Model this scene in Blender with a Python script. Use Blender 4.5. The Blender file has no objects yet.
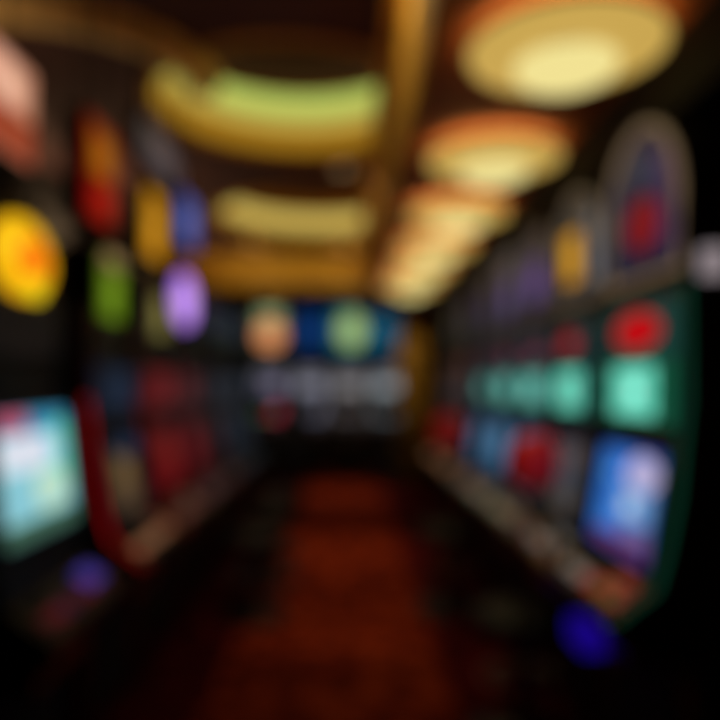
import bpy, bmesh, math, random
from mathutils import Vector, Matrix
random.seed(7)
PI = math.pi
C = bpy.context.scene.collection
sc = bpy.context.scene

# ------------------------------------------------------------------ materials
def lin(c):
    out = []
    for v in c:
        v = v / 255.0
        out.append(v / 12.92 if v <= .04045 else ((v + .055) / 1.055) ** 2.4)
    return out
_mc = {}
def mat(name, rgb, rough=.5, metal=0., noise=0., scale=20., bump=0., coat=0.):
    key = ('m', name)
    if key in _mc: return _mc[key]
    m = bpy.data.materials.new(name); m.use_nodes = True
    nt = m.node_tree; b = nt.nodes['Principled BSDF']
    l = lin(rgb)
    b.inputs['Base Color'].default_value = (*l, 1)
    b.inputs['Roughness'].default_value = rough
    b.inputs['Metallic'].default_value = metal
    b.inputs['Coat Weight'].default_value = coat
    tc = nt.nodes.new('ShaderNodeTexCoord'); n = nt.nodes.new('ShaderNodeTexNoise')
    n.inputs['Scale'].default_value = scale; n.inputs['Detail'].default_value = 4
    nt.links.new(tc.outputs['Object'], n.inputs['Vector'])
    if noise:
        mx = nt.nodes.new('ShaderNodeMix'); mx.data_type = 'RGBA'
        mx.inputs[6].default_value = (*[v * (1 - noise) for v in l], 1)
        mx.inputs[7].default_value = (*[min(1, v * (1 + noise)) for v in l], 1)
        nt.links.new(n.outputs['Fac'], mx.inputs[0]); nt.links.new(mx.outputs[2], b.inputs['Base Color'])
    if bump:
        bp = nt.nodes.new('ShaderNodeBump'); bp.inputs['Strength'].default_value = bump; bp.inputs['Distance'].default_value = .01
        nt.links.new(n.outputs['Fac'], bp.inputs['Height']); nt.links.new(bp.outputs[0], b.inputs['Normal'])
    _mc[key] = m
    return m
def emi(rgb, s=1.0):
    key = ('e', tuple(rgb), s)
    if key in _mc: return _mc[key]
    m = bpy.data.materials.new('lit_%d_%d_%d' % tuple(rgb)); m.use_nodes = True
    b = m.node_tree.nodes['Principled BSDF']
    b.inputs['Base Color'].default_value = (.01, .01, .01, 1)
    b.inputs['Roughness'].default_value = .35
    b.inputs['Specular IOR Level'].default_value = .2
    b.inputs['Emission Color'].default_value = (*lin(rgb), 1)
    b.inputs['Emission Strength'].default_value = s
    _mc[key] = m
    return m
BLACK = mat('black_lacquer', (16, 15, 16), .38, 0, .2, 8)
BLACKM = mat('black_matt', (14, 13, 13), .8, 0, .2, 30)
REDL = mat('red_lacquer', (120, 8, 12), .35, 0, .15, 6, coat=.4)
CHROME = mat('brushed_chrome', (150, 145, 140), .3, 1., .1, 60)
BRASS = mat('aged_brass', (150, 110, 50), .4, .8, .15, 30)
BRONZE = mat('bronze_paint', (250, 206, 134), .6, 0., .15, 10)
GREY = mat('grey_plastic', (60, 62, 68), .5, 0, .1, 30)
NAVY = mat('navy_plastic', (18, 26, 36), .45, 0, .1, 10)
REDV = mat('red_vinyl', (190, 8, 20), .5, 0, .1, 40, .2)
BLKV = mat('black_vinyl', (16, 14, 16), .5, 0, .1, 40, .2)
GOLD = mat('gold_paint', (214, 150, 28), .7, 0., .12, 3)
CEIL = mat('plum_ceiling_paint', (88, 56, 54), .9, 0., .1, 3)
CEILT = mat('recess_ceiling_paint', (74, 24, 56), .9, 0., .1, 3)
VELVET = mat('black_velvet_paint', (4, 4, 4), .95)
SOF = mat('oxblood_ceiling_paint', (176, 92, 36), .75, 0., .15, 4)
WALL = mat('dark_wall_paint', (11, 9, 9), .85, 0., .15, 5)
GWALL = mat('gold_wall_paint', (160, 122, 30), .8, 0., .12, 6)

def carpet_mat(name, a, bcol, scale):
    m = bpy.data.materials.new(name); m.use_nodes = True
    nt = m.node_tree; b = nt.nodes['Principled BSDF']; b.inputs['Roughness'].default_value = .95
    b.inputs['Specular IOR Level'].default_value = .1
    tc = nt.nodes.new('ShaderNodeTexCoord'); v = nt.nodes.new('ShaderNodeTexVoronoi'); v.inputs['Scale'].default_value = scale
    r = nt.nodes.new('ShaderNodeValToRGB'); r.color_ramp.elements[0].color = (*lin(a), 1); r.color_ramp.elements[1].color = (*lin(bcol), 1)
    r.color_ramp.elements[0].position = .25; r.color_ramp.elements[1].position = .55
    n = nt.nodes.new('ShaderNodeTexNoise'); n.inputs['Scale'].default_value = 300
    bp = nt.nodes.new('ShaderNodeBump'); bp.inputs['Strength'].default_value = .4; bp.inputs['Distance'].default_value = .004
    nt.links.new(tc.outputs['Object'], v.inputs['Vector']); nt.links.new(v.outputs['Distance'], r.inputs[0])
    nt.links.new(r.outputs[0], b.inputs['Base Color']); nt.links.new(tc.outputs['Object'], n.inputs['Vector'])
    nt.links.new(n.outputs['Fac'], bp.inputs['Height']); nt.links.new(bp.outputs[0], b.inputs['Normal'])
    return m

# ------------------------------------------------------------------ mesh helpers
def box(bm, x0, x1, y0, y1, z0, z1):
    vs = [bm.verts.new(p) for p in ((x0,y0,z0),(x1,y0,z0),(x1,y1,z0),(x0,y1,z0),(x0,y0,z1),(x1,y0,z1),(x1,y1,z1),(x0,y1,z1))]
    for f in ((3,2,1,0),(4,5,6,7),(0,1,5,4),(1,2,6,5),(2,3,7,6),(3,0,4,7)): bm.faces.new([vs[i] for i in f])
def prism(bm, prof, x0, x1):
    """prof: list of (y, z); extruded from x0 to x1"""
    a = [bm.verts.new((x0, y, z)) for y, z in prof]; b = [bm.verts.new((x1, y, z)) for y, z in prof]
    n = len(prof)
    bm.faces.new(a); bm.faces.new(b[::-1])
    for i in range(n): bm.faces.new((a[i], b[i], b[(i+1) % n], a[(i+1) % n]))
def lathe(bm, prof, seg=32, cx=0, cy=0, cap=True):
    rings = []
    for r, z in prof:
        rings.append([bm.verts.new((cx + r*math.cos(2*PI*i/seg), cy + r*math.sin(2*PI*i/seg), z)) for i in range(seg)])
    for a, b in zip(rings, rings[1:]):
        for i in range(seg): bm.faces.new((a[i], a[(i+1) % seg], b[(i+1) % seg], b[i]))
    if cap:
        bm.faces.new(rings[0][::-1]); bm.faces.new(rings[-1])
def tube(bm, pts, r, seg=8):
    rings = []
    for i, p in enumerate(pts):
        p = Vector(p); t = (Vector(pts[min(i+1, len(pts)-1)]) - Vector(pts[max(i-1, 0)])).normalized()
        u = t.cross(Vector((0,0,1)));  u = u if u.length > .01 else t.cross(Vector((1,0,0)))
        u.normalize(); v = t.cross(u)
        rings.append([bm.verts.new(p + u*r*math.cos(2*PI*k/seg) + v*r*math.sin(2*PI*k/seg)) for k in range(seg)])
    for a, b in zip(rings, rings[1:]):
        for i in range(seg): bm.faces.new((a[i], a[(i+1) % seg], b[(i+1) % seg], b[i]))
    bm.faces.new(rings[0][::-1]); bm.faces.new(rings[-1])
def obj(name, bm, m, parent=None, bevel=0., smooth=False, mats=None):
    bmesh.ops.recalc_face_normals(bm, faces=bm.faces)
    me = bpy.data.meshes.new(name); bm.to_mesh(me); bm.free()
    for q in (mats or [m]): me.materials.append(q)
    if smooth:
        for p in me.polygons: p.use_smooth = True
    o = bpy.data.objects.new(name, me); C.objects.link(o)
    if parent: o.parent = parent
    if bevel:
        md = o.modifiers.new('bevel', 'BEVEL'); md.width = bevel; md.segments = 2; md.limit_method = 'ANGLE'
    return o
def nb(): return bmesh.new()
def struct(name, bm, m, bevel=0., smooth=False):
    o = obj(name, bm, m, None, bevel, smooth); o['kind'] = 'structure'; return o
def thing(name, label, cat, loc=(0,0,0), rz=0, group=None):
    o = bpy.data.objects.new(name, None); C.objects.link(o); o.location = loc; o.rotation_euler = (0,0,rz)
    o.empty_display_size = .2
    o['label'] = label; o['category'] = cat
    if group: o['group'] = group
    return o
def tag(o, label, cat, group=None):
    o['label'] = label; o['category'] = cat
    if group: o['group'] = group
    return o

def display(name, parent, c0, ux, uz, w, h, bg, shapes, s=1., thick=.012, label=None, r=None):
    """lit panel: centre c0, right ux, up uz (unit), size w,h. shapes in -1..1 coords:
    ('r',cx,cy,hw,hh,rgb) ('c',cx,cy,rx,ry,rgb) ('s',cx,cy,rx,ry,rgb) star ('d',...) diamond; r rounds the outline"""
    c0, ux, uz = Vector(c0), Vector(ux).normalized(), Vector(uz).normalized(); n = ux.cross(uz)   # outward
    bm = nb(); mats = [emi(bg, s)]
    def P(a, b, d): return bm.verts.new(c0 + ux*a*w/2 + uz*b*h/2 + n*d)
    def outline(k, cx, cy, rx, ry):
        if k == 'r': return [(cx-rx,cy-ry),(cx+rx,cy-ry),(cx+rx,cy+ry),(cx-rx,cy+ry)]
        if k == 'd': return [(cx-rx,cy),(cx,cy-ry),(cx+rx,cy),(cx,cy+ry)]
        if k == 's': return [(cx + (1 if i % 2 == 0 else .45)*rx*math.sin(2*PI*i/10), cy + (1 if i % 2 == 0 else .45)*ry*math.cos(2*PI*i/10)) for i in range(10)]
        return [(cx + rx*math.cos(2*PI*i/24), cy + ry*math.sin(2*PI*i/24)) for i in range(24)]
    ol = outline(r or 'r', 0, 0, 1, 1)
    fr = [P(a, b, thick) for a, b in ol]; bk = [P(a, b, 0) for a, b in ol]
    bm.faces.new(fr); bm.faces.new(bk[::-1])
    for i in range(len(ol)): bm.faces.new((fr[i-1], bk[i-1], bk[i], fr[i]))
    bm.faces.ensure_lookup_table()
    d = thick
    for k, cx, cy, rx, ry, rgb in shapes:
        d += .0008
        f = bm.faces.new([P(a, b, d) for a, b in outline(k, cx, cy, rx, ry)])
        mm = emi(rgb, s)
        if mm not in mats: mats.append(mm)
        f.material_index = mats.index(mm)
    me = bpy.data.meshes.new(name); bm.to_mesh(me); bm.free()
    for q in mats: me.materials.append(q)
    o = bpy.data.objects.new(name, me); C.objects.link(o); o.parent = parent
    if label: o['label'] = label
    return o

# ------------------------------------------------------------------ slot machine
UX = (1, 0, 0)
def reels(cols, bg=(220, 225, 230)):
    out = []
    for i in range(3):
        x = -.6 + .6*i
        out.append(('r', x, -.1, .26, .62, bg))
        for j in range(3):
            out.append((random.choice('csd'), x, -.1 + .42*(j-1), .17, .16, cols[(i+j) % len(cols)]))
    return out
def slot_machine(label, loc, rz, group, w=.62, edge=None, edge_s=1., body=None, spec=None, frame_mat=None):
    """spec: dict of displays. local front is -y; u>0 sticks out towards the player"""
    t = thing('slot_machine', label, 'slot machine', loc, rz, group)
    body = body or BLACK
    prof_u = [(-.55,0),(-.10,0),(-.10,.09),(-.03,.12),(-.03,.60),(.0,.66),(.15,.70),(.2,.745),(.2,.785),(.07,.875),(.035,1.0),(.0,1.16),(-.02,1.34),(-.035,1.45),(-.04,1.80),(-.06,1.83),(-.55,1.83)]
    bm = nb(); prism(bm, [(-u, z) for u, z in prof_u], -w/2, w/2)
    obj('cabinet', bm, body, t, .006)
    # side edge mouldings following the front outline
    front = [(-.03,.14),(-.03,.60),(.0,.655),(.15,.695),(.205,.74),(.21,.79),(.08,.885),(.045,1.0),(.01,1.16),(-.01,1.34),(-.025,1.45),(-.03,1.82)]
    for s in (-1, 1):
        bm = nb()
        x0, x1 = (w/2 - .004, w/2 + .018) if s > 0 else (-w/2 - .018, -w/2 + .004)
        po = [(-(u + .012), z) for u, z in front]; pi = [(-(u - .03), z) for u, z in front]
        for k in range(len(front) - 1):
            prism(bm, [po[k], po[k+1], pi[k+1], pi[k]], x0, x1)
        bmesh.ops.remove_doubles(bm, verts=bm.verts, dist=.0001)
        obj('edge_moulding', bm, frame_mat or CHROME, t)
        if edge:
            bm = nb(); xx = (w/2 + .018) if s > 0 else (-w/2 - .018)
            xa, xb = (xx - .001, xx + .004) if s > 0 else (xx - .004, xx + .001)
            pm = [(-(u + .004), z) for u, z in front[5:]]; pn = [(-(u - .010), z) for u, z in front[5:]]
            for k in range(len(pm) - 1 - spec.get('short', 0)): prism(bm, [pm[k], pm[k+1], pn[k+1], pn[k]], xa, xb)
            obj('edge_light', bm, emi(edge, edge_s), t)
    # belly door with lock and hinge line
    bm = nb(); box(bm, -w/2+.05, w/2-.05, .008, .035, .17, .58)
    bd = obj('belly_door', bm, spec.get('belly_mat', BLACKM), t, .01)
    bm = nb(); lathe(bm, [(.014,0),(.014,.012),(.008,.016)], 16); bmesh.ops.rotate(bm, verts=bm.verts, matrix=Matrix.Rotation(PI/2, 3, 'X')); bmesh.ops.translate(bm, verts=bm.verts, vec=(w/2-.1,.008,.40))
    obj('lock', bm, CHROME, bd)
    # payout tray below the deck
    bm = nb(); prism(bm, [(-.02,.60),(-.11,.60),(-.12,.63),(-.115,.665),(-.105,.665),(-.10,.62),(-.02,.615)], -.2, .2)
    obj('payout_tray', bm, CHROME, t)
    if spec.get('tray'):
        rgb, s_, x0, x1 = spec['tray']
        bm = nb(); box(bm, x0, x1, -.185, -.115, .582, .66)
        obj('tray_light', bm, emi(rgb, s_), t)['label'] = 'coloured light under the button deck'
    # button deck: sloped plate with buttons
    a, b = Vector((0,-.2,.787)), Vector((0,-.072,.873)); up = (b-a).normalized(); nrm = Vector(UX).cross(up); cen = (a+b)/2
    bm = nb(); prism(bm, [(p.y, p.z) for p in (a-up*.002, b, b+nrm*.008, a-up*.002+nrm*.008)], -w/2+.03, w/2-.03)
    dk = obj('button_deck', bm, spec.get('deck_mat', GREY), t, .003)
    for i in range(7):
        rgb = spec['buttons'][i % len(spec['buttons'])]
        display('button', dk, cen + nrm*.008 + Vector((-w/2+.09+(w-.18)*i/6, 0, 0)) - up*.018, UX, up, .058, .045, rgb, [], spec.get('bs', 1.), .008)
    bw, bh = spec.get('big', (.12, .04))
    display('button', dk, cen + nrm*.008 + Vector((w/2-.14, 0, 0)) + up*spec.get('bigup', .045), UX, up, bw, bh, spec.get('bigrgb', spec['buttons'][-1]), [], spec.get('bs', 1.), .012)
    bm = nb(); q = cen + up*.045 + nrm*.008
    box(bm, -w/2+.07, -w/2+.17, q.y-.012, q.y+.03, q.z-.02, q.z+.012); obj('bill_slot', bm, BLACKM, dk, .003)
    # main screen
    a, b = spec.get('span', (Vector((0,-.058,.905)), Vector((0,.015,1.30)))); up = (b-a).normalized(); nrm = Vector(UX).cross(up)
    sp = spec['main']; hh = (b-a).length
    bm = nb(); c = (a+b)/2
    for (x0,x1,v0,v1) in ((-w/2+.01,-w/2+.05,-hh/2,hh/2),(w/2-.05,w/2-.01,-hh/2,hh/2),(-w/2+.05,w/2-.05,hh/2-.02,hh/2),(-w/2+.05,w/2-.05,-hh/2,-hh/2+.02)):
        p = [c+up*v0, c+up*v1, c+up*v1+nrm*.022, c+up*v0+nrm*.022]; prism(bm, [(k.y,k.z) for k in p], x0, x1)
    obj('screen_bezel', bm, spec.get('bezel', BLACK), t)
    display('main_screen', t, c, UX, up, w-.11, hh-.045, sp[0], sp[1], sp[2] if len(sp) > 2 else 1.)
    # middle strip, top screen, glass sign
    if 'top' in spec:
        sp = spec['top']; display('top_screen', t, (0,.022,1.478), UX, (0,.03,1), w-.09, .215, sp[0], sp[1], sp[2] if len(sp) > 2 else 1.)
    if 'sign' in spec:
        sp = spec['sign']; display('glass_sign', t, (0,.036,1.688), UX, (0,0,1), w-.09, .185, sp[0], sp[1], sp[2] if len(sp) > 2 else 1.)
    # speaker grille between
    bm = nb()
    gz = spec.get('grille', 1.325)
    for k in range(5): box(bm, -.18, .18, .012, .03 + max(0, gz-1.4)*.1, gz+.008*k, gz+.004+.008*k)
    obj('speaker_grille', bm, CHROME, t)
    # topper
    tp = spec.get('topper')
    if tp:
        yo, dx = tp.get('yo', 0), tp.get('dx', 0)
        z0, z1, kind = tp['z0'], tp['z1'], tp['kind']; tw = tp.get('w', w-.02)
        bm = nb()
        box(bm, -.08, .08, .10, .3, 1.825, max(z0 + .04, 1.9))                 # neck
        neck = obj('topper_neck', bm, BLACKM, t)
        N = 20
        def arch(rx, zb, zt):
            if kind == 'arch':
                hb = zb + (zt-zb)*.45
                return [(-rx, zb), (rx, zb)] + [(rx*math.cos(PI*i/N), hb + (zt-hb)*math.sin(PI*i/N)) for i in range(N+1)]
            if kind == 'disc':
                return [(rx*math.cos(2*PI*i/32), (zb+zt)/2 + (zt-zb)/2*math.sin(2*PI*i/32)) for i in range(32)]
            return [(-rx,zb),(rx,zb),(rx,zt),(-rx,zt)]
        def slab(bm, pts, y0, y1):
            pts = [(x + dx, z) for x, z in pts]
            A = [bm.verts.new((x,y0,z)) for x,z in pts]; B = [bm.verts.new((x,y1,z)) for x,z in pts]
            bm.faces.new(A); bm.faces.new(B[::-1])
            for i in range(len(pts)): bm.faces.new((A[i-1],B[i-1],B[i],A[i]))
        bm = nb(); slab(bm, arch(tw/2, z0, z1), .045+yo, .2+yo); fr = obj('topper_case', bm, tp.get('case', BLACK), t, .006)
        if tp.get('rim'):
            pts = arch(tw/2-.012, z0+.01, z1-.01)
            bm = nb(); tube(bm, [(x+dx, .035+yo, z) for x, z in pts] + [(pts[0][0]+dx, .035+yo, pts[0][1])], .013)
            obj('rim_glow', bm, emi(tp['rim'], tp.get('rs', 1.)), fr)  # beige frame rim; its lit look is put in as glow
        # lit face, outline follows the case
        ol = arch(tw/2-.035, z0+.03, z1-.035)
        bm = nb(); mats = [emi(tp['bg'], tp.get('s', 1.))]
        slab(bm, ol, .038+yo, .05+yo)
        d = .038+yo
        for k, cx, cz, rx, rz, rgb in tp['shapes']:
            d -= .0008
            zc = (z0+z1)/2 + cz*(z1-z0)/2; xc = cx*tw/2; RX = rx*tw/2; RZ = rz*(z1-z0)/2
            if k == 'r': pp = [(xc-RX,zc-RZ),(xc+RX,zc-RZ),(xc+RX,zc+RZ),(xc-RX,zc+RZ)]
            elif k == 's': pp = [(xc+(1 if i%2==0 else .45)*RX*math.sin(2*PI*i/10), zc+(1 if i%2==0 else .45)*RZ*math.cos(2*PI*i/10)) for i in range(10)]
            elif k == 'd': pp = [(xc-RX,zc),(xc,zc-RZ),(xc+RX,zc),(xc,zc+RZ)]
            else: pp = [(xc+RX*math.cos(2*PI*i/24), zc+RZ*math.sin(2*PI*i/24)) for i in range(24)]
            f = bm.faces.new([bm.verts.new((x + dx, d, z)) for x, z in pp]); mm = emi(rgb, tp.get('s', 1.))
            if mm not in mats: mats.append(mm)
            f.material_index = mats.index(mm)
        me = bpy.data.meshes.new('topper_screen'); bm.to_mesh(me); bm.free()
        for q in mats: me.materials.append(q)
        o = bpy.data.objects.new('topper_screen', me); C.objects.link(o); o.parent = fr
    if spec.get('side_card'):
        bm = nb(); box(bm, w/2-.02, w/2+.03, .09, .16, 1.832, 1.92); obj('side_card_glow', bm, emi((140, 128, 132), 1.), t, .008)  # white side card, made to look lit by its own glow
    return t

# ------------------------------------------------------------------ room
XL, XR, YB, YF, ZC = -2.7, 1.78, -1.6, 12.9, 3.5
XS, XS2, ZS = .28, 1.12, 2.7
bm = nb(); box(bm, XL, XR, YB, YF, -.1, 0); struct('floor', bm, carpet_mat('maroon_carpet', (112, 14, 20), (74, 8, 14), 9))
bm = nb(); box(bm, -.64, .52, YB+.1, 11.95, 0, .008); o = tag(obj('carpet_runner', bm, carpet_mat('rust_carpet', (196, 72, 22), (120, 34, 10), 7)), 'rust brown patterned carpet runner down the middle of the aisle', 'carpet')
for nm, a in (('wall_left', (XL-.1, XL, YB, YF, 0, 4.1)), ('wall_behind', (XL, XR, YB-.1, YB, 0, 4.1))):
    bm = nb(); box(bm, *a); struct(nm, bm, WALL)
bm = nb(); box(bm, XR, XR+.1, YB, YF, 0, 4.1); struct('wall_right', bm, GWALL)
bm = nb(); box(bm, XL, XR, YF, YF+.1, 0, 4.1); struct('wall_far', bm, WALL)
# main ceiling with two round recesses
REC = [(-.35, 5.0, 1.0, .54), (-.34, 8.3, 1.15, .5)]
bm = nb(); edges = []
def loop(pts):
    vs = [bm.verts.new((x, y, ZC)) for x, y in pts]
    for i in range(len(vs)): edges.append(bm.edges.new((vs[i-1], vs[i])))
loop([(XL,YB),(XR,YB),(XR,YF),(XL,YF)])
for cx, cy, r, h in REC: loop([(cx + r*math.cos(2*PI*i/64), cy + r*math.sin(2*PI*i/64)) for i in range(64)])
bmesh.ops.triangle_fill(bm, use_beauty=True, use_dissolve=False, edges=edges)
struct('ceiling', bm, CEIL)
n = 0
for k, (cx, cy, r, h) in enumerate(REC):
    bm = nb(); lathe(bm, [(r, ZC), (r, ZC+h)], 64, cx, cy, False); struct('ceiling_recess_wall', bm, GOLD, smooth=True)
    bm = nb(); lathe(bm, [(r+.02, ZC+h), (r+.02, ZC+h+.02)], 64, cx, cy, True); struct('ceiling_recess_top', bm, CEILT)
    bm = nb(); lathe(bm, [(r-.005, ZC-.02), (r+.06, ZC-.02), (r+.06, ZC), (r-.005, ZC), (r-.005, ZC-.02)], 64, cx, cy, False)
    n += 1; struct('trim_%d' % n, bm, GOLD)
    # cove light above; gold bands below glow in place of a lit wall
    cv = thing('cove_and_wall_glow', 'green band of light over a painted gold wall glow around the nearer round ceiling recess' if k == 0 else 'pale yellow band of light around the farther round ceiling recess', 'cove light', (cx, cy, ZC))
    bands = ([(.33, .50, (186, 204, 98)), (.20, .33, (186, 166, 76)), (.02, .20, (160, 116, 26))] if k == 0 else [(.10, .32, (206, 182, 92)), (.01, .10, (150, 108, 26))])
    for z0, z1, rgb in bands:
        bm = nb(); lathe(bm, [(r-.002, z0), (r-.03, z0), (r-.03, z1), (r-.002, z1)], 64, cap=False); obj('glow_band', bm, emi(rgb, 1.), cv)
# curved bronze moulding near the left
bm = nb(); cx, cy, r = -1.84, 4.52, .93
a0, a1 = math.radians(-165), math.radians(0); M_ = 30
prv = None
for i in range(M_+1):
    a = a0 + (a1-a0)*i/M_
    ring = [bm.verts.new((cx + q*math.cos(a), cy + q*math.sin(a), z)) for q, z in ((r-.09, ZC), (r-.06, ZC-.12), (r+.06, ZC-.13), (r+.11, ZC))]
    if prv:
        for j in range(4): bm.faces.new((prv[j], prv[(j+1) % 4], ring[(j+1) % 4], ring[j]))
    else: bm.faces.new(ring)
    prv = ring
bm.faces.new(prv[::-1]); n += 1; struct('trim_%d' % n, bm, BRONZE)
# soffit over the right-hand machines: gold fascia, oxblood underside
bm = nb(); box(bm, XS+.03, XR, YB, 12.0, ZS, ZC); struct('ceiling_soffit', bm, SOF)
bm = nb(); box(bm, XS, XS+.03, YB, 12.0, ZS-.02, ZC); n += 1; struct('trim_%d' % n, bm, GOLD)
bm = nb(); prism(bm, [(0,0)]*0 or [(YB, ZC-.16), (12.0, ZC-.16), (12.0, ZC-.001), (YB, ZC-.001)], XS-.07, XS); n += 1; struct('trim_%d' % n, bm, GOLD, .01)
bm = nb(); box(bm, XS2, XR, YB, 9.5, 2.43, ZS); struct('wall_bulkhead', bm, VELVET)
# gold cross beam at the far end and gold pier
bm = nb(); box(bm, XL, XS, 10.6, 10.9, 2.97, ZC); struct('ceiling_beam', bm, GOLD)
bm = nb(); box(bm, XL, XS, 10.57, 10.93, 2.93, 2.99); n += 1; struct('trim_%d' % n, bm, BRASS, .008)
bm = nb(); box(bm, .86, 1.3, 11.2, 11.5, 0, ZS); struct('pillar_gold', bm, GWALL, .01)

# ------------------------------------------------------------------ right bank
RB, LB, EB = 'slot machines in the right-hand bank', 'slot machines in the left-hand bank', 'slot machines across the far end'
def R(y): return (1.0, y, 0)
TEAL, TEALD = (110, 228, 198), (40, 130, 110)
def teal(c, e, fx=0.): return (tuple(int(v*.6) for v in e), [('r',fx,0,.7,.7,c), ('s',-.5,0,.16,.4,e), ('d',0,0,.13,.4,(190,245,230)), ('s',.5,0,.16,.4,e)], 1.0)
specs = []
specs.append(dict(label='nearest slot machine of the right row, teal upper screen over tall bright blue screen', y=2.42, edge=(14, 78, 58), es=.7,
  main=((38, 84, 170), [('r',-.35,.1,.6,.85,(52,120,215)),('c',.45,.55,.5,.36,(198,190,232)),('r',.35,-.05,.5,.3,(120,172,230)),('s',-.5,.45,.22,.2,(90,170,240)),('d',.2,-.1,.2,.2,(225,235,250)),('c',-.3,-.35,.25,.2,(70,140,230)),('r',.1,-.82,.85,.13,(110,50,110)),('r',.55,-.55,.35,.14,(120,110,160))], .82),
  top=((16,84,60), [('r',-.08,0,.66,.8,(112,226,198)),('s',-.6,0,.14,.4,(60,190,160)),('d',0,0,.14,.4,(190,250,235)),('s',.42,0,.14,.4,(60,190,160))], 1.0),
  sign=((22,60,56), [('c',-.05,.0,.72,.72,(182,0,12)),('s',-.05,0,.3,.5,(205,14,20))], 1.0),
  topper=dict(z0=1.86,z1=2.41,kind='arch',bg=(18,22,48),rim=(150,124,92),rs=.55,s=1.,shapes=[('c',.04,-.27,.46,.34,(116,0,20)),('s',.04,-.27,.25,.2,(130,0,24)),('r',.65,-.1,.16,.6,(60,36,70)),('d',.25,.35,.3,.3,(20,36,70)),('r',-.75,-.2,.1,.6,(40,48,66))]),
  tray=((22,4,124),1.,-.16,.02), buttons=[(124,100,84),(110,100,92),(120,112,104),(130,48,36),(150,40,30),(76,92,44),(140,56,42)], deck_mat=GREY, side_card=True))
specs.append(dict(label='second slot machine of the right row, gold topper, behind the nearer red stool', y=3.09, edge=(12,60,52), es=.7,
  main=((40,44,52), [('r',0,.2,.8,.6,(70,74,84)),('c',.3,.5,.4,.3,(100,86,84)),('r',0,-.6,.7,.2,(90,80,70))], .8),
  top=((14,64,56), [('r',-.2,0,.62,.8,(104,218,190)),('s',-.55,0,.14,.36,(60,160,140)),('d',-.2,0,.13,.36,(190,245,230)),('s',.15,0,.14,.36,(60,160,140))], 1.), sign=((20,44,46), [('c',-.3,0,.45,.55,(150,0,22)),('s',-.3,0,.2,.35,(170,14,32))]),
  topper=dict(z0=1.86,z1=2.36,kind='arch',bg=(34,38,44),rim=(112,94,72),rs=.6,shapes=[('r',-.28,-.12,.4,.45,(206,142,18)),('s',-.28,-.1,.22,.22,(240,190,60)),('r',-.75,-.1,.14,.6,(30,36,44)),('r',.75,-.1,.16,.6,(96,106,120))]),
  tray=None, buttons=[(104,96,86),(90,82,80),(122,70,56),(98,98,98)], deck_mat=CHROME))
specs.append(dict(label='third slot machine of the right row, purple topper and dim teal upper screen', y=3.76, edge=(10,46,46), es=.6,
  main=((36,60,84), [('r',0,.2,.85,.6,(62,110,150)),('c',-.2,.1,.4,.4,(72,120,160)),('r',0,-.75,.8,.12,(110,100,90))], .9),
  top=teal((92,178,162),(60,150,140)), sign=((30,34,44), [('c',.1,-.3,.5,.4,(110,20,44)),('r',0,.6,.8,.2,(46,50,62))]),
  topper=dict(z0=1.86,z1=2.36,kind='arch',bg=(38,36,48),rim=(72,60,48),rs=.6,shapes=[('c',0,-.2,.5,.5,(76,54,110)),('d',0,-.2,.25,.25,(110,84,150)),('r',-.7,0,.15,.6,(60,60,74))]),
  tray=None, buttons=[(120,110,100),(90,110,70),(120,80,60)], deck_mat=CHROME))
specs.append(dict(label='fourth slot machine of the right row, violet and grey topper', y=4.43, edge=(10,40,42), es=.5,
  main=((34,60,86), [('r',0,.1,.85,.7,(66,116,154)),('c',.2,.3,.4,.4,(80,124,160))], .9),
  top=teal((84,166,152),(56,130,124)), sign=((34,34,44), [('c',0,-.2,.55,.5,(90,22,40))]),
  topper=dict(z0=1.86,z1=2.36,kind='box',bg=(44,44,58),rim=(64,54,44),rs=.6,shapes=[('c',.1,-.2,.5,.5,(66,46,98)),('s',.1,-.2,.3,.3,(100,90,130))]),
  tray=None, buttons=[(120,110,100),(110,90,70)], deck_mat=CHROME))
specs.append(dict(label='fifth slot machine of the right row, small dim grey topper and blue screen', y=5.10, edge=None, es=.5,
  main=((34,56,80), [('r',0,.1,.8,.7,(56,92,124)),('d',0,.2,.3,.3,(90,120,150))], .9),
  top=teal((56,120,112),(24,70,68)), sign=((28,28,36), [('r',0,0,.7,.4,(60,30,40))]),
  topper=dict(z0=1.86,z1=2.36,kind='arch',bg=(32,30,40),rim=(60,48,40),rs=.5,shapes=[('c',0,-.2,.5,.4,(54,40,70))]),
  tray=None, buttons=[(110,90,80),(120,60,50)], deck_mat=CHROME))
specs.append(dict(label='sixth slot machine of the right row, mostly dark with brown lit topper', y=5.95, edge=None, es=.5,
  main=((30,26,34), [('r',0,.1,.8,.6,(64,40,40))], .8), top=((34,28,34), [('r',0,0,.7,.6,(52,40,44))]), sign=((30,20,22), [('c',0,0,.6,.5,(90,40,20))]),
  topper=dict(z0=1.86,z1=2.3,kind='box',bg=(24,20,28),rim=(50,36,28),rs=.5,shapes=[('r',0,0,.6,.5,(40,28,44))]),
  tray=None, buttons=[(140,90,60)], deck_mat=BRASS))
specs.append(dict(label='farthest slot machine of the right row, dark cabinet beside the gold pier', y=6.75, edge=None, es=.5,
  main=((34,22,20), [('r',0,0,.8,.6,(80,44,24))], .8), top=((40,26,20), [('r',0,0,.7,.6,(80,50,24))]), sign=((30,20,14), [('c',0,0,.6,.5,(96,56,16))]),
  topper=dict(z0=1.86,z1=2.3,kind='box',bg=(28,18,14),rim=(50,36,22),rs=.5,shapes=[('d',0,0,.6,.5,(60,36,16))]),
  tray=None, buttons=[(140,90,60)], deck_mat=BRASS))
for s in specs: slot_machine(s['label'], R(s['y']), -PI/2, RB, w=.62, edge=s['edge'], edge_s=s['es'], spec=s)

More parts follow.
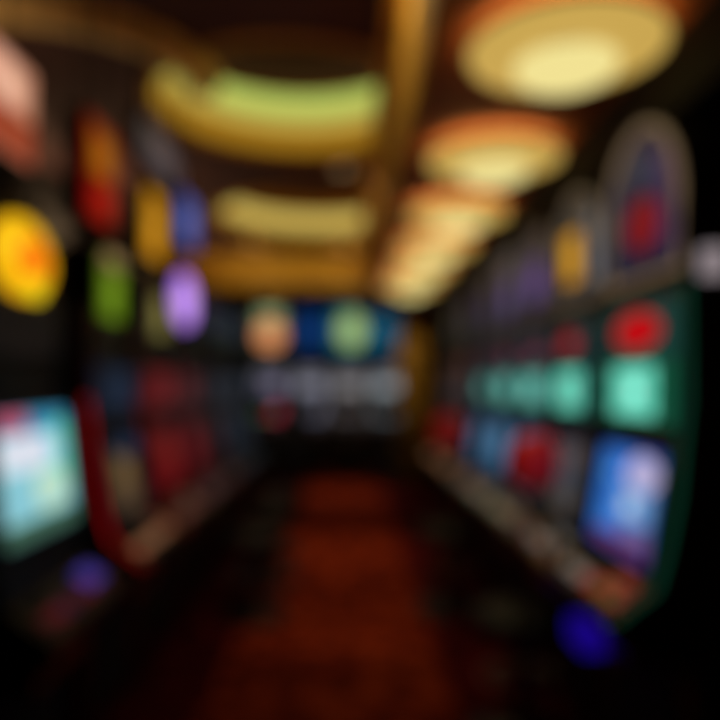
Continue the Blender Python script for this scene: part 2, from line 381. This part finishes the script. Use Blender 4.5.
# ------------------------------------------------------------------ left bank
def L(y): return (-1.0, y, 0)
ls = []
ls.append(dict(label='nearest slot machine of the left row, bright cyan screen below an orange yellow sign', y=2.26, span=(Vector((0,-.036,1.01)), Vector((0,.014,1.435))), grille=1.47, bigup=.018, big=(.12,.07), bigrgb=(58,48,138),
  main=((150,214,222), [('r',0,.82,1,.18,(60,150,190)),('r',-.55,.85,.4,.14,(190,90,120)),('r',-.3,.35,.65,.28,(226,238,250)),('r',.72,.2,.2,.6,(110,220,190)),('c',.3,-.3,.5,.34,(196,232,208)),('r',-.5,-.3,.35,.35,(140,206,220)),('s',-.3,.35,.2,.2,(240,200,215)),('r',0,-.85,1,.14,(70,110,90)),('c',.5,.35,.2,.2,(160,210,240))], .92),
  sign=((14,12,12), [('r',0,-.6,.5,.1,(30,22,18))]),
  topper=dict(z0=1.74,z1=2.06,kind='disc',w=.5,yo=-.03,dx=-.05,bg=(244,178,10),s=1.,shapes=[('c',.0,.1,.8,.7,(252,190,12)),('c',.25,.05,.45,.42,(255,122,8)),('s',-.3,.2,.3,.3,(255,214,40)),('c',.3,-.55,.3,.25,(250,214,20))]),
  buttons=[(60,8,20),(80,10,24),(20,10,40)], tray=None, body=BLACK, frame=NAVY))
ls.append(dict(label='second slot machine of the left row, red edged, olive green upper sign', y=3.14, short=1,
  main=((20,20,26), [('r',-.1,-.1,.5,.7,(96,74,50)),('r',.3,.7,.5,.25,(24,44,70)),('c',-.1,.1,.25,.3,(130,104,60))], .9),
  top=((16,24,36), [('r',.2,0,.6,.7,(22,36,56))]), sign=None,
  topper=dict(z0=1.76,z1=2.10,kind='box',w=.34,bg=(60,86,10),s=1.,shapes=[('r',0,-.2,.6,.6,(104,140,20)),('r',0,.75,.6,.18,(150,120,80)),('s',0,-.1,.3,.3,(140,170,50))]),
  buttons=[(150,96,66),(120,84,60),(96,60,44)], tray=None, body=BLACK, frame=REDL, belly=BLACKM, edge=(150,6,12)))
ls.append(dict(label='third slot machine of the left row, dark red screen and small yellow sign', y=3.86, short=1,
  main=((66,10,14), [('r',0,0,.8,.8,(104,14,18)),('c',0,.2,.4,.3,(116,34,26))], 1.),
  top=((60,12,16), [('r',0,0,.8,.9,(96,18,22))]), sign=None,
  topper=dict(z0=1.74,z1=2.10,kind='box',w=.5,bg=(26,22,18),s=1.,shapes=[('r',.4,-.2,.5,.6,(130,120,60)),('s',.4,-.2,.25,.25,(160,150,90))]),
  buttons=[(80,48,42),(104,60,48)], tray=None, body=BLACK, frame=REDL, edge=(96,5,9)))
ls.append(dict(label='fourth slot machine of the left row, glowing purple round sign on top', y=4.56, short=1,
  main=((64,10,14), [('r',0,0,.7,.7,(90,14,20))], 1.), top=((60,14,18), [('r',0,0,.7,.7,(70,20,24))]), sign=None,
  topper=dict(z0=1.84,z1=2.26,kind='disc',w=.66,bg=(140,96,206),s=1.55,shapes=[('c',.1,0,.7,.7,(186,134,226)),('s',.1,0,.4,.4,(216,180,245))]),
  buttons=[(74,44,46)], tray=None, body=BLACK, frame=REDL, edge=(70,5,9)))
ls.append(dict(label='fifth slot machine of the left row, unlit black top above a dull red screen', y=5.26,
  main=((30,12,18), [('r',0,0,.7,.7,(44,16,20))], .8), top=((14,14,20), [('r',0,0,.7,.7,(22,20,28))]), sign=None,
  topper=dict(z0=1.86,z1=2.2,kind='box',bg=(18,16,26),s=1.,shapes=[('d',0,0,.5,.5,(40,30,60))]),
  buttons=[(60,30,30)], tray=None, body=BLACK, frame=NAVY))
ls.append(dict(label='sixth slot machine of the left row, navy blue edges and dim blue screen', y=5.96,
  main=((16,24,34), [('r',0,0,.7,.7,(22,34,48))], .9), top=((14,20,30), [('r',0,0,.7,.7,(24,32,44))]), sign=None,
  topper=dict(z0=1.86,z1=2.2,kind='arch',bg=(16,18,30),s=1.,shapes=[('d',0,0,.5,.5,(44,36,64))]),
  buttons=[(30,30,40)], tray=None, body=NAVY, frame=NAVY))
ls.append(dict(label='farthest slot machine of the left row, navy blue cabinet near the end bank', y=6.66,
  main=((18,26,36), [('c',0,0,.6,.6,(26,40,52))], .9), top=((14,24,32), [('c',0,0,.7,.7,(26,40,50))]), sign=None,
  topper=dict(z0=1.86,z1=2.2,kind='box',bg=(18,20,32),s=1.,shapes=[('c',0,0,.5,.5,(40,36,60))]),
  buttons=[(30,34,44)], tray=None, body=NAVY, frame=NAVY))
for s in ls:
    if s.get('sign') is None: s.pop('sign', None)
    slot_machine(s['label'], L(s['y']), PI/2, LB, w=.62, edge=s.get('edge'), edge_s=1., body=s['body'], frame_mat=s['frame'], spec=s)

# hanging signs above the left row
def hang_sign(label, x, y, z0, z1, w, bg, shapes, rz=PI/2, s=1., kind='r', cat='sign'):
    t = thing('hanging_sign', label, cat, (x, y, z0), rz, 'lit signs hanging above the left-hand bank')
    h = z1 - z0
    bm = nb(); box(bm, -w/2-.02, w/2+.02, 0, .09, -.02, h+.02); obj('sign_case', bm, BLACKM, t, .01)
    display('sign_face', t, (0, 0, h/2), UX, (0,0,1), w, h, bg, shapes, s, .01)
    for sx in (-.6, .6):
        bm = nb(); tube(bm, [(sx*w/2, .045, h), (sx*w/2, .045, ZC - z0)], .006); obj('hanging_rod', bm, BLACKM, t)
hang_sign('rosy cream lit sign hanging highest at the left, over the bright cyan screen', -1.02, 2.07, 2.20, 2.50, .38, (190,128,100), [('r',0,-.55,1,.45,(150,62,40)),('c',.0,.4,.7,.5,(226,166,140)),('s',.1,.35,.35,.3,(236,190,160))])
hang_sign('dark red lit sign with an orange top over the green topped machine', -1.06, 3.02, 2.10+.1, 2.62, .34, (110,0,6), [('r',0,.35,.7,.42,(150,84,10)),('c',0,-.6,.7,.35,(158,4,8)),('d',0,.35,.3,.25,(180,110,20))])
hang_sign('narrow amber lit sign between the red sign and the blue sign', -1.02, 3.72, 2.17, 2.52, .3, (190,128,20), [('r',0,-.2,.6,.5,(222,150,24)),('s',0,0,.4,.4,(240,180,60))])
hang_sign('blue lit sign over the machine with the purple round top', -1.0, 4.42, 2.38, 2.68, .42, (60,76,150), [('c',0,0,.7,.7,(76,96,184)),('s',0,0,.4,.4,(120,140,210))])
hang_sign('dim grey lilac lit sign, uppermost beside the round ceiling recess', -1.12, 4.25, 2.78, 3.0, .8, (72,64,68), [('r',0,0,.7,.5,(88,78,80))])

# ------------------------------------------------------------------ far bank
es = [
 dict(label='leftmost far end slot machine, orange and pale green topper', x=-1.30, top_=dict(bg=(60,56,44), shapes=[('r',0,.6,.6,.3,(150,170,120)),('c',0,-.2,.7,.6,(236,150,96)),('s',0,-.2,.4,.35,(250,180,120))]),
      main=((60,60,76), [('r',-.5,0,.3,.8,(80,140,60)),('r',.4,-.3,.4,.6,(170,30,50))]), top=((70,72,90), [('r',.3,0,.5,.7,(130,120,150))])),
 dict(label='far end slot machine with the dark blue topper', x=-.60, top_=dict(bg=(6,34,76), shapes=[('c',0,0,.5,.5,(8,52,110)),('s',0,0,.3,.3,(30,80,140))]),
      main=((90,92,110), [('r',0,.2,.8,.5,(130,130,146))]), top=((110,112,126), [('r',0,0,.8,.7,(140,140,156))])),
 dict(label='far end slot machine with the yellow green topper', x=.08, top_=dict(bg=(30,96,110), shapes=[('c',.1,0,.7,.7,(160,190,110)),('s',.1,0,.4,.4,(190,210,140))]),
      main=((80,74,76), [('r',0,.2,.8,.5,(126,120,122))]), top=((110,108,108), [('r',0,0,.8,.7,(146,142,144))])),
 dict(label='rightmost far end slot machine, teal blue topper, beside the gold pier', x=.74, top_=dict(bg=(8,66,96), shapes=[('c',-.3,0,.4,.5,(16,92,124)),('d',.3,0,.3,.4,(20,80,100))]),
      main=((96,104,110), [('r',0,.2,.8,.6,(156,168,174))]), top=((116,124,130), [('r',0,0,.8,.7,(160,170,176))])),
]
for s in es:
    tp = dict(z0=2.05, z1=2.84, kind='box', rim=None, w=.66, s=1.0, **s['top_'])
    sp = dict(main=(s['main'][0], s['main'][1], 1.), top=(s['top'][0], s['top'][1], 1.), sign=((70,70,78), [('r',0,0,.8,.6,(100,98,104))]), topper=tp, buttons=[(70,60,60),(60,40,40)], tray=None)
    slot_machine(s['label'], (s['x'], 12.1, 0), 0, EB, spec=sp)

# ------------------------------------------------------------------ stools
def stool(label, x, y, face, vinyl, group, pw=.26, ph=.26):
    """face: direction the sitter looks (angle from +x)"""
    t = thing('casino_stool', label, 'stool', (x, y, .008 if -.86 < x < .74 and y < 11.9 else 0), face - PI/2, group)
    bm = nb(); lathe(bm, [(.21,0),(.22,.012),(.2,.025),(.06,.045),(.035,.06)], 32); obj('floor_base', bm, BLACK, t, smooth=True)
    bm = nb(); lathe(bm, [(.03,.05),(.03,.45)], 20); obj('pedestal', bm, BLACK, t, smooth=True)
    bm = nb(); lathe(bm, [(.08,.44),(.19,.46),(.205,.49),(.2,.525),(.17,.545),(.0001,.55)], 32); obj('seat', bm, BLKV, t, smooth=True)
    bm = nb()
    for s in (-1, 1):
        tube(bm, [(s*.07,-.12,.465),(s*.07,-.2,.49),(s*.07,-.235,.60),(s*.06,-.25,1.0),(s*.05,-.245,1.12)], .011)
    obj('back_support', bm, BLACK, t, smooth=True)
    bm = nb(); bmesh.ops.create_uvsphere(bm, u_segments=24, v_segments=14, radius=1)
    for v in bm.verts:
        px, py, pz = v.co
        sx = math.copysign(abs(px)**.75, px); sz = math.copysign(abs(pz)**.75, pz)
        v.co = (sx*pw/2, -.225 + py*.032 + .03*(px*px), 1.19 + sz*ph/2)
    obj('backrest', bm, vinyl, t, smooth=True)
    bm = nb(); pts = [(.15*math.cos(2*PI*i/24), .15*math.sin(2*PI*i/24), .26) for i in range(25)]; tube(bm, pts, .009)
    for a in (0, 2*PI/3, 4*PI/3): tube(bm, [(.03*math.cos(a), .03*math.sin(a), .26), (.15*math.cos(a), .15*math.sin(a), .26)], .007)
    obj('foot_ring', bm, CHROME, t)
    return t
SR, SL, SE = 'red stools by the right row', 'black stools by the left row', 'black stools at the far end'
stool('red round-backed stool nearer the camera, in front of the gold topped machine', .745, 3.02, math.radians(95), REDV, SR, .215, .225)
stool('red round-backed stool farther down the right row, smaller in view', .68, 4.72, math.radians(85), REDV, SR, .215, .225)
stool('black stool nearest the camera along the left row', -.60, 4.6, math.radians(180), BLKV, SL, .36, .3)
stool('black stool in the middle of the three along the left row', -.58, 5.4, math.radians(176), BLKV, SL, .36, .3)
stool('black stool farthest along the left row', -.60, 6.2, math.radians(184), BLKV, SL, .36, .3)
for x, l in ((-1.3, 'black stool before the orange topped far end machine'), (-.6, 'black stool before the dark blue topped far end machine'),
             (.08, 'black stool before the yellow green topped far end machine'), (.74, 'black stool before the teal blue topped far end machine')):
    stool(l, x, 11.45 if x < .7 else 11.0, PI/2, BLKV, SE, .40, .3) if x < .7 else stool(l, .66, 10.9, PI/2, BLKV, SE, .40, .3)

# ------------------------------------------------------------------ soffit lamps (tiered alabaster bowls)
AL1, AL2 = emi((202, 166, 82), 1.0), emi((242, 226, 148), 1.0)
names = ['large round tiered cream ceiling lamp nearest the camera over the right row', 'second round cream ceiling lamp along the soffit', 'third round cream ceiling lamp along the soffit',
         'fourth round cream ceiling lamp along the soffit', 'fifth round cream ceiling lamp along the soffit', 'sixth round cream ceiling lamp, farthest along the soffit']
for i, nm in enumerate(names):
    y = 2.33 + 1.15*i
    t = thing('ceiling_lamp', nm, 'lamp', (.75, y, ZS), 0, 'round ceiling lamps under the soffit')
    bm = nb(); lathe(bm, [(.06,-.001),(.06,-.05)], 24); obj('mount', bm, BRASS, t)
    bm = nb(); lathe(bm, [(.315,-.045),(.33,-.055),(.325,-.075),(.27,-.10),(.19,-.115),(.17,-.105),(.17,-.045)], 48); obj('outer_bowl', bm, AL1, t, smooth=True)
    bm = nb(); lathe(bm, [(.17,-.112),(.168,-.135),(.14,-.160),(.09,-.178),(.03,-.184),(.0001,-.185)], 40); obj('inner_bowl', bm, AL2, t, smooth=True)
    bm = nb(); tube(bm, [(.333*math.cos(2*PI*k/48), .333*math.sin(2*PI*k/48), -.055) for k in range(49)], .008); obj('rim', bm, BRASS, t)
    bm = nb(); lathe(bm, [(.305,-.043),(.305,-.036),(.07,-.036),(.07,-.043)], 40, cap=False); obj('upper_diffuser', bm, emi((255, 206, 128), 2.9), t)

# ------------------------------------------------------------------ added ceiling fill spots that brighten carpet, beam, stools, pier and fascia
def fill_spot(label, x, y, z, target, energy, angle, color=(1, .72, .42), blend=.6, size=.04):
    t = thing('fill_spot', label, 'fill_spot', (x, y, z), 0, 'added fill spots in the ceiling')
    bm = nb(); lathe(bm, [(.062,-.001),(.062,-.012),(.045,-.014),(.045,-.001)], 24, cap=False); obj('trim_ring', bm, BRASS, t)
    bm = nb(); lathe(bm, [(.044,-.004),(.0001,-.003)], 24, cap=False); obj('lens', bm, emi((255, 214, 150), 1.), t)
    lt = bpy.data.lights.new('spot', 'SPOT'); lt.energy = energy; lt.spot_size = math.radians(angle); lt.spot_blend = blend; lt.color = color; lt.shadow_soft_size = size
    lo = bpy.data.objects.new('fill_light', lt); C.objects.link(lo); lo.parent = t; lo.location = (0, 0, -.03)
    d = Vector(target) - Vector((x, y, z-.03)); lo.rotation_euler = d.to_track_quat('-Z', 'Y').to_euler()
fill_spot('added fill spot between the two round recesses, aisle centre', -.05, 6.45, ZC, (-.05, 6.4, 0), 85, 34)
fill_spot('added fill spot beyond the farther round recess, left of the aisle', -.2, 9.8, ZC, (-.05, 9.6, 0), 110, 36)
fill_spot('added fill spot nearer than the green lit recess, over the aisle', -.05, 3.1, ZC, (-.05, 4.7, 0), 55, 30)
fill_spot('added wash spot facing the gold beam, left of centre', -1.3, 9.75, ZC, (-1.2, 10.6, 3.2), 11, 120, (1, .9, .45))
fill_spot('added wash spot facing the gold beam, by the soffit', .0, 9.75, ZC, (-.1, 10.6, 3.2), 11, 120, (1, .9, .45))
fill_spot('added soffit spot aimed at the nearer red stool', .5, 1.7, ZS, (.75, 2.79, 1.19), 60, 13)
fill_spot('added soffit spot aimed at the farther red stool', .40, 1.7, ZS, (.66, 4.47, 1.19), 75, 7)
fill_spot('added soffit spot in front of the gold pier', .42, 10.2, ZS, (1.1, 11.2, 1.8), 34, 50)
fill_spot('added wash spot on the gold fascia, nearest of three', -.05, 2.9, ZC, (.28, 3.0, 3.0), 17, 130, (1, .9, .52))
fill_spot('added wash spot on the gold fascia, at its bend past the first recess', .0, 6.35, ZC, (.28, 6.3, 3.0), 6, 120, (1, .85, .5))
# added fill lights, mostly hidden behind the left row, brighten the plum ceiling
for i, (y, e) in enumerate(((3.2, 22), (6.6, 32), (9.2, 26))):
    t = thing('added_uplight', 'added brass fill light on the left wall, %s' % ('nearest of three', 'middle of three', 'farthest of three')[i], 'fill light', (XL+.12, y, 2.75), 0, 'added fill lights on the left wall')
    bm = nb(); lathe(bm, [(.03,-.12),(.07,-.06),(.11,.0),(.105,.0),(.06,-.06),(.02,-.1)], 28, cap=False); obj('lamp_bowl', bm, BRASS, t, smooth=True)
    bm = nb(); box(bm, -.12, -.02, -.02, .02, -.1, -.06); obj('wall_bracket', bm, BRASS, t)
    lt = bpy.data.lights.new('glow', 'SPOT'); lt.energy = e; lt.spot_size = math.radians(165); lt.spot_blend = .5; lt.color = (1, .66, .36); lt.shadow_soft_size = .05
    lo = bpy.data.objects.new('fill_light', lt); C.objects.link(lo); lo.parent = t; lo.location = (.02, 0, -.01); lo.rotation_euler = Vector((.45, 0, 1)).to_track_quat('-Z', 'Y').to_euler()

w = bpy.data.worlds.new('world'); sc.world = w; w.use_nodes = True
w.node_tree.nodes['Background'].inputs[0].default_value = (0.002, .0015, .0015, 1)

# ------------------------------------------------------------------ camera: focused very close, so the whole hall is soft
cd = bpy.data.cameras.new('camera'); cam = bpy.data.objects.new('camera', cd); C.objects.link(cam)
cd.lens = 35; cd.sensor_width = 36
cam.location = (0, 0, 1.5)
cam.rotation_euler = (PI/2 + math.atan(25/700), 0, -math.atan(15/700))
cd.clip_start = .01
cd.dof.use_dof = True; cd.dof.focus_distance = .30; cd.dof.aperture_fstop = 2.1
sc.camera = cam
sc.view_settings.view_transform = 'Standard'; sc.view_settings.look = 'None'; sc.view_settings.exposure = 0; sc.view_settings.gamma = 1
sc.cycles.use_denoising = True
sc.cycles.max_bounces = 6
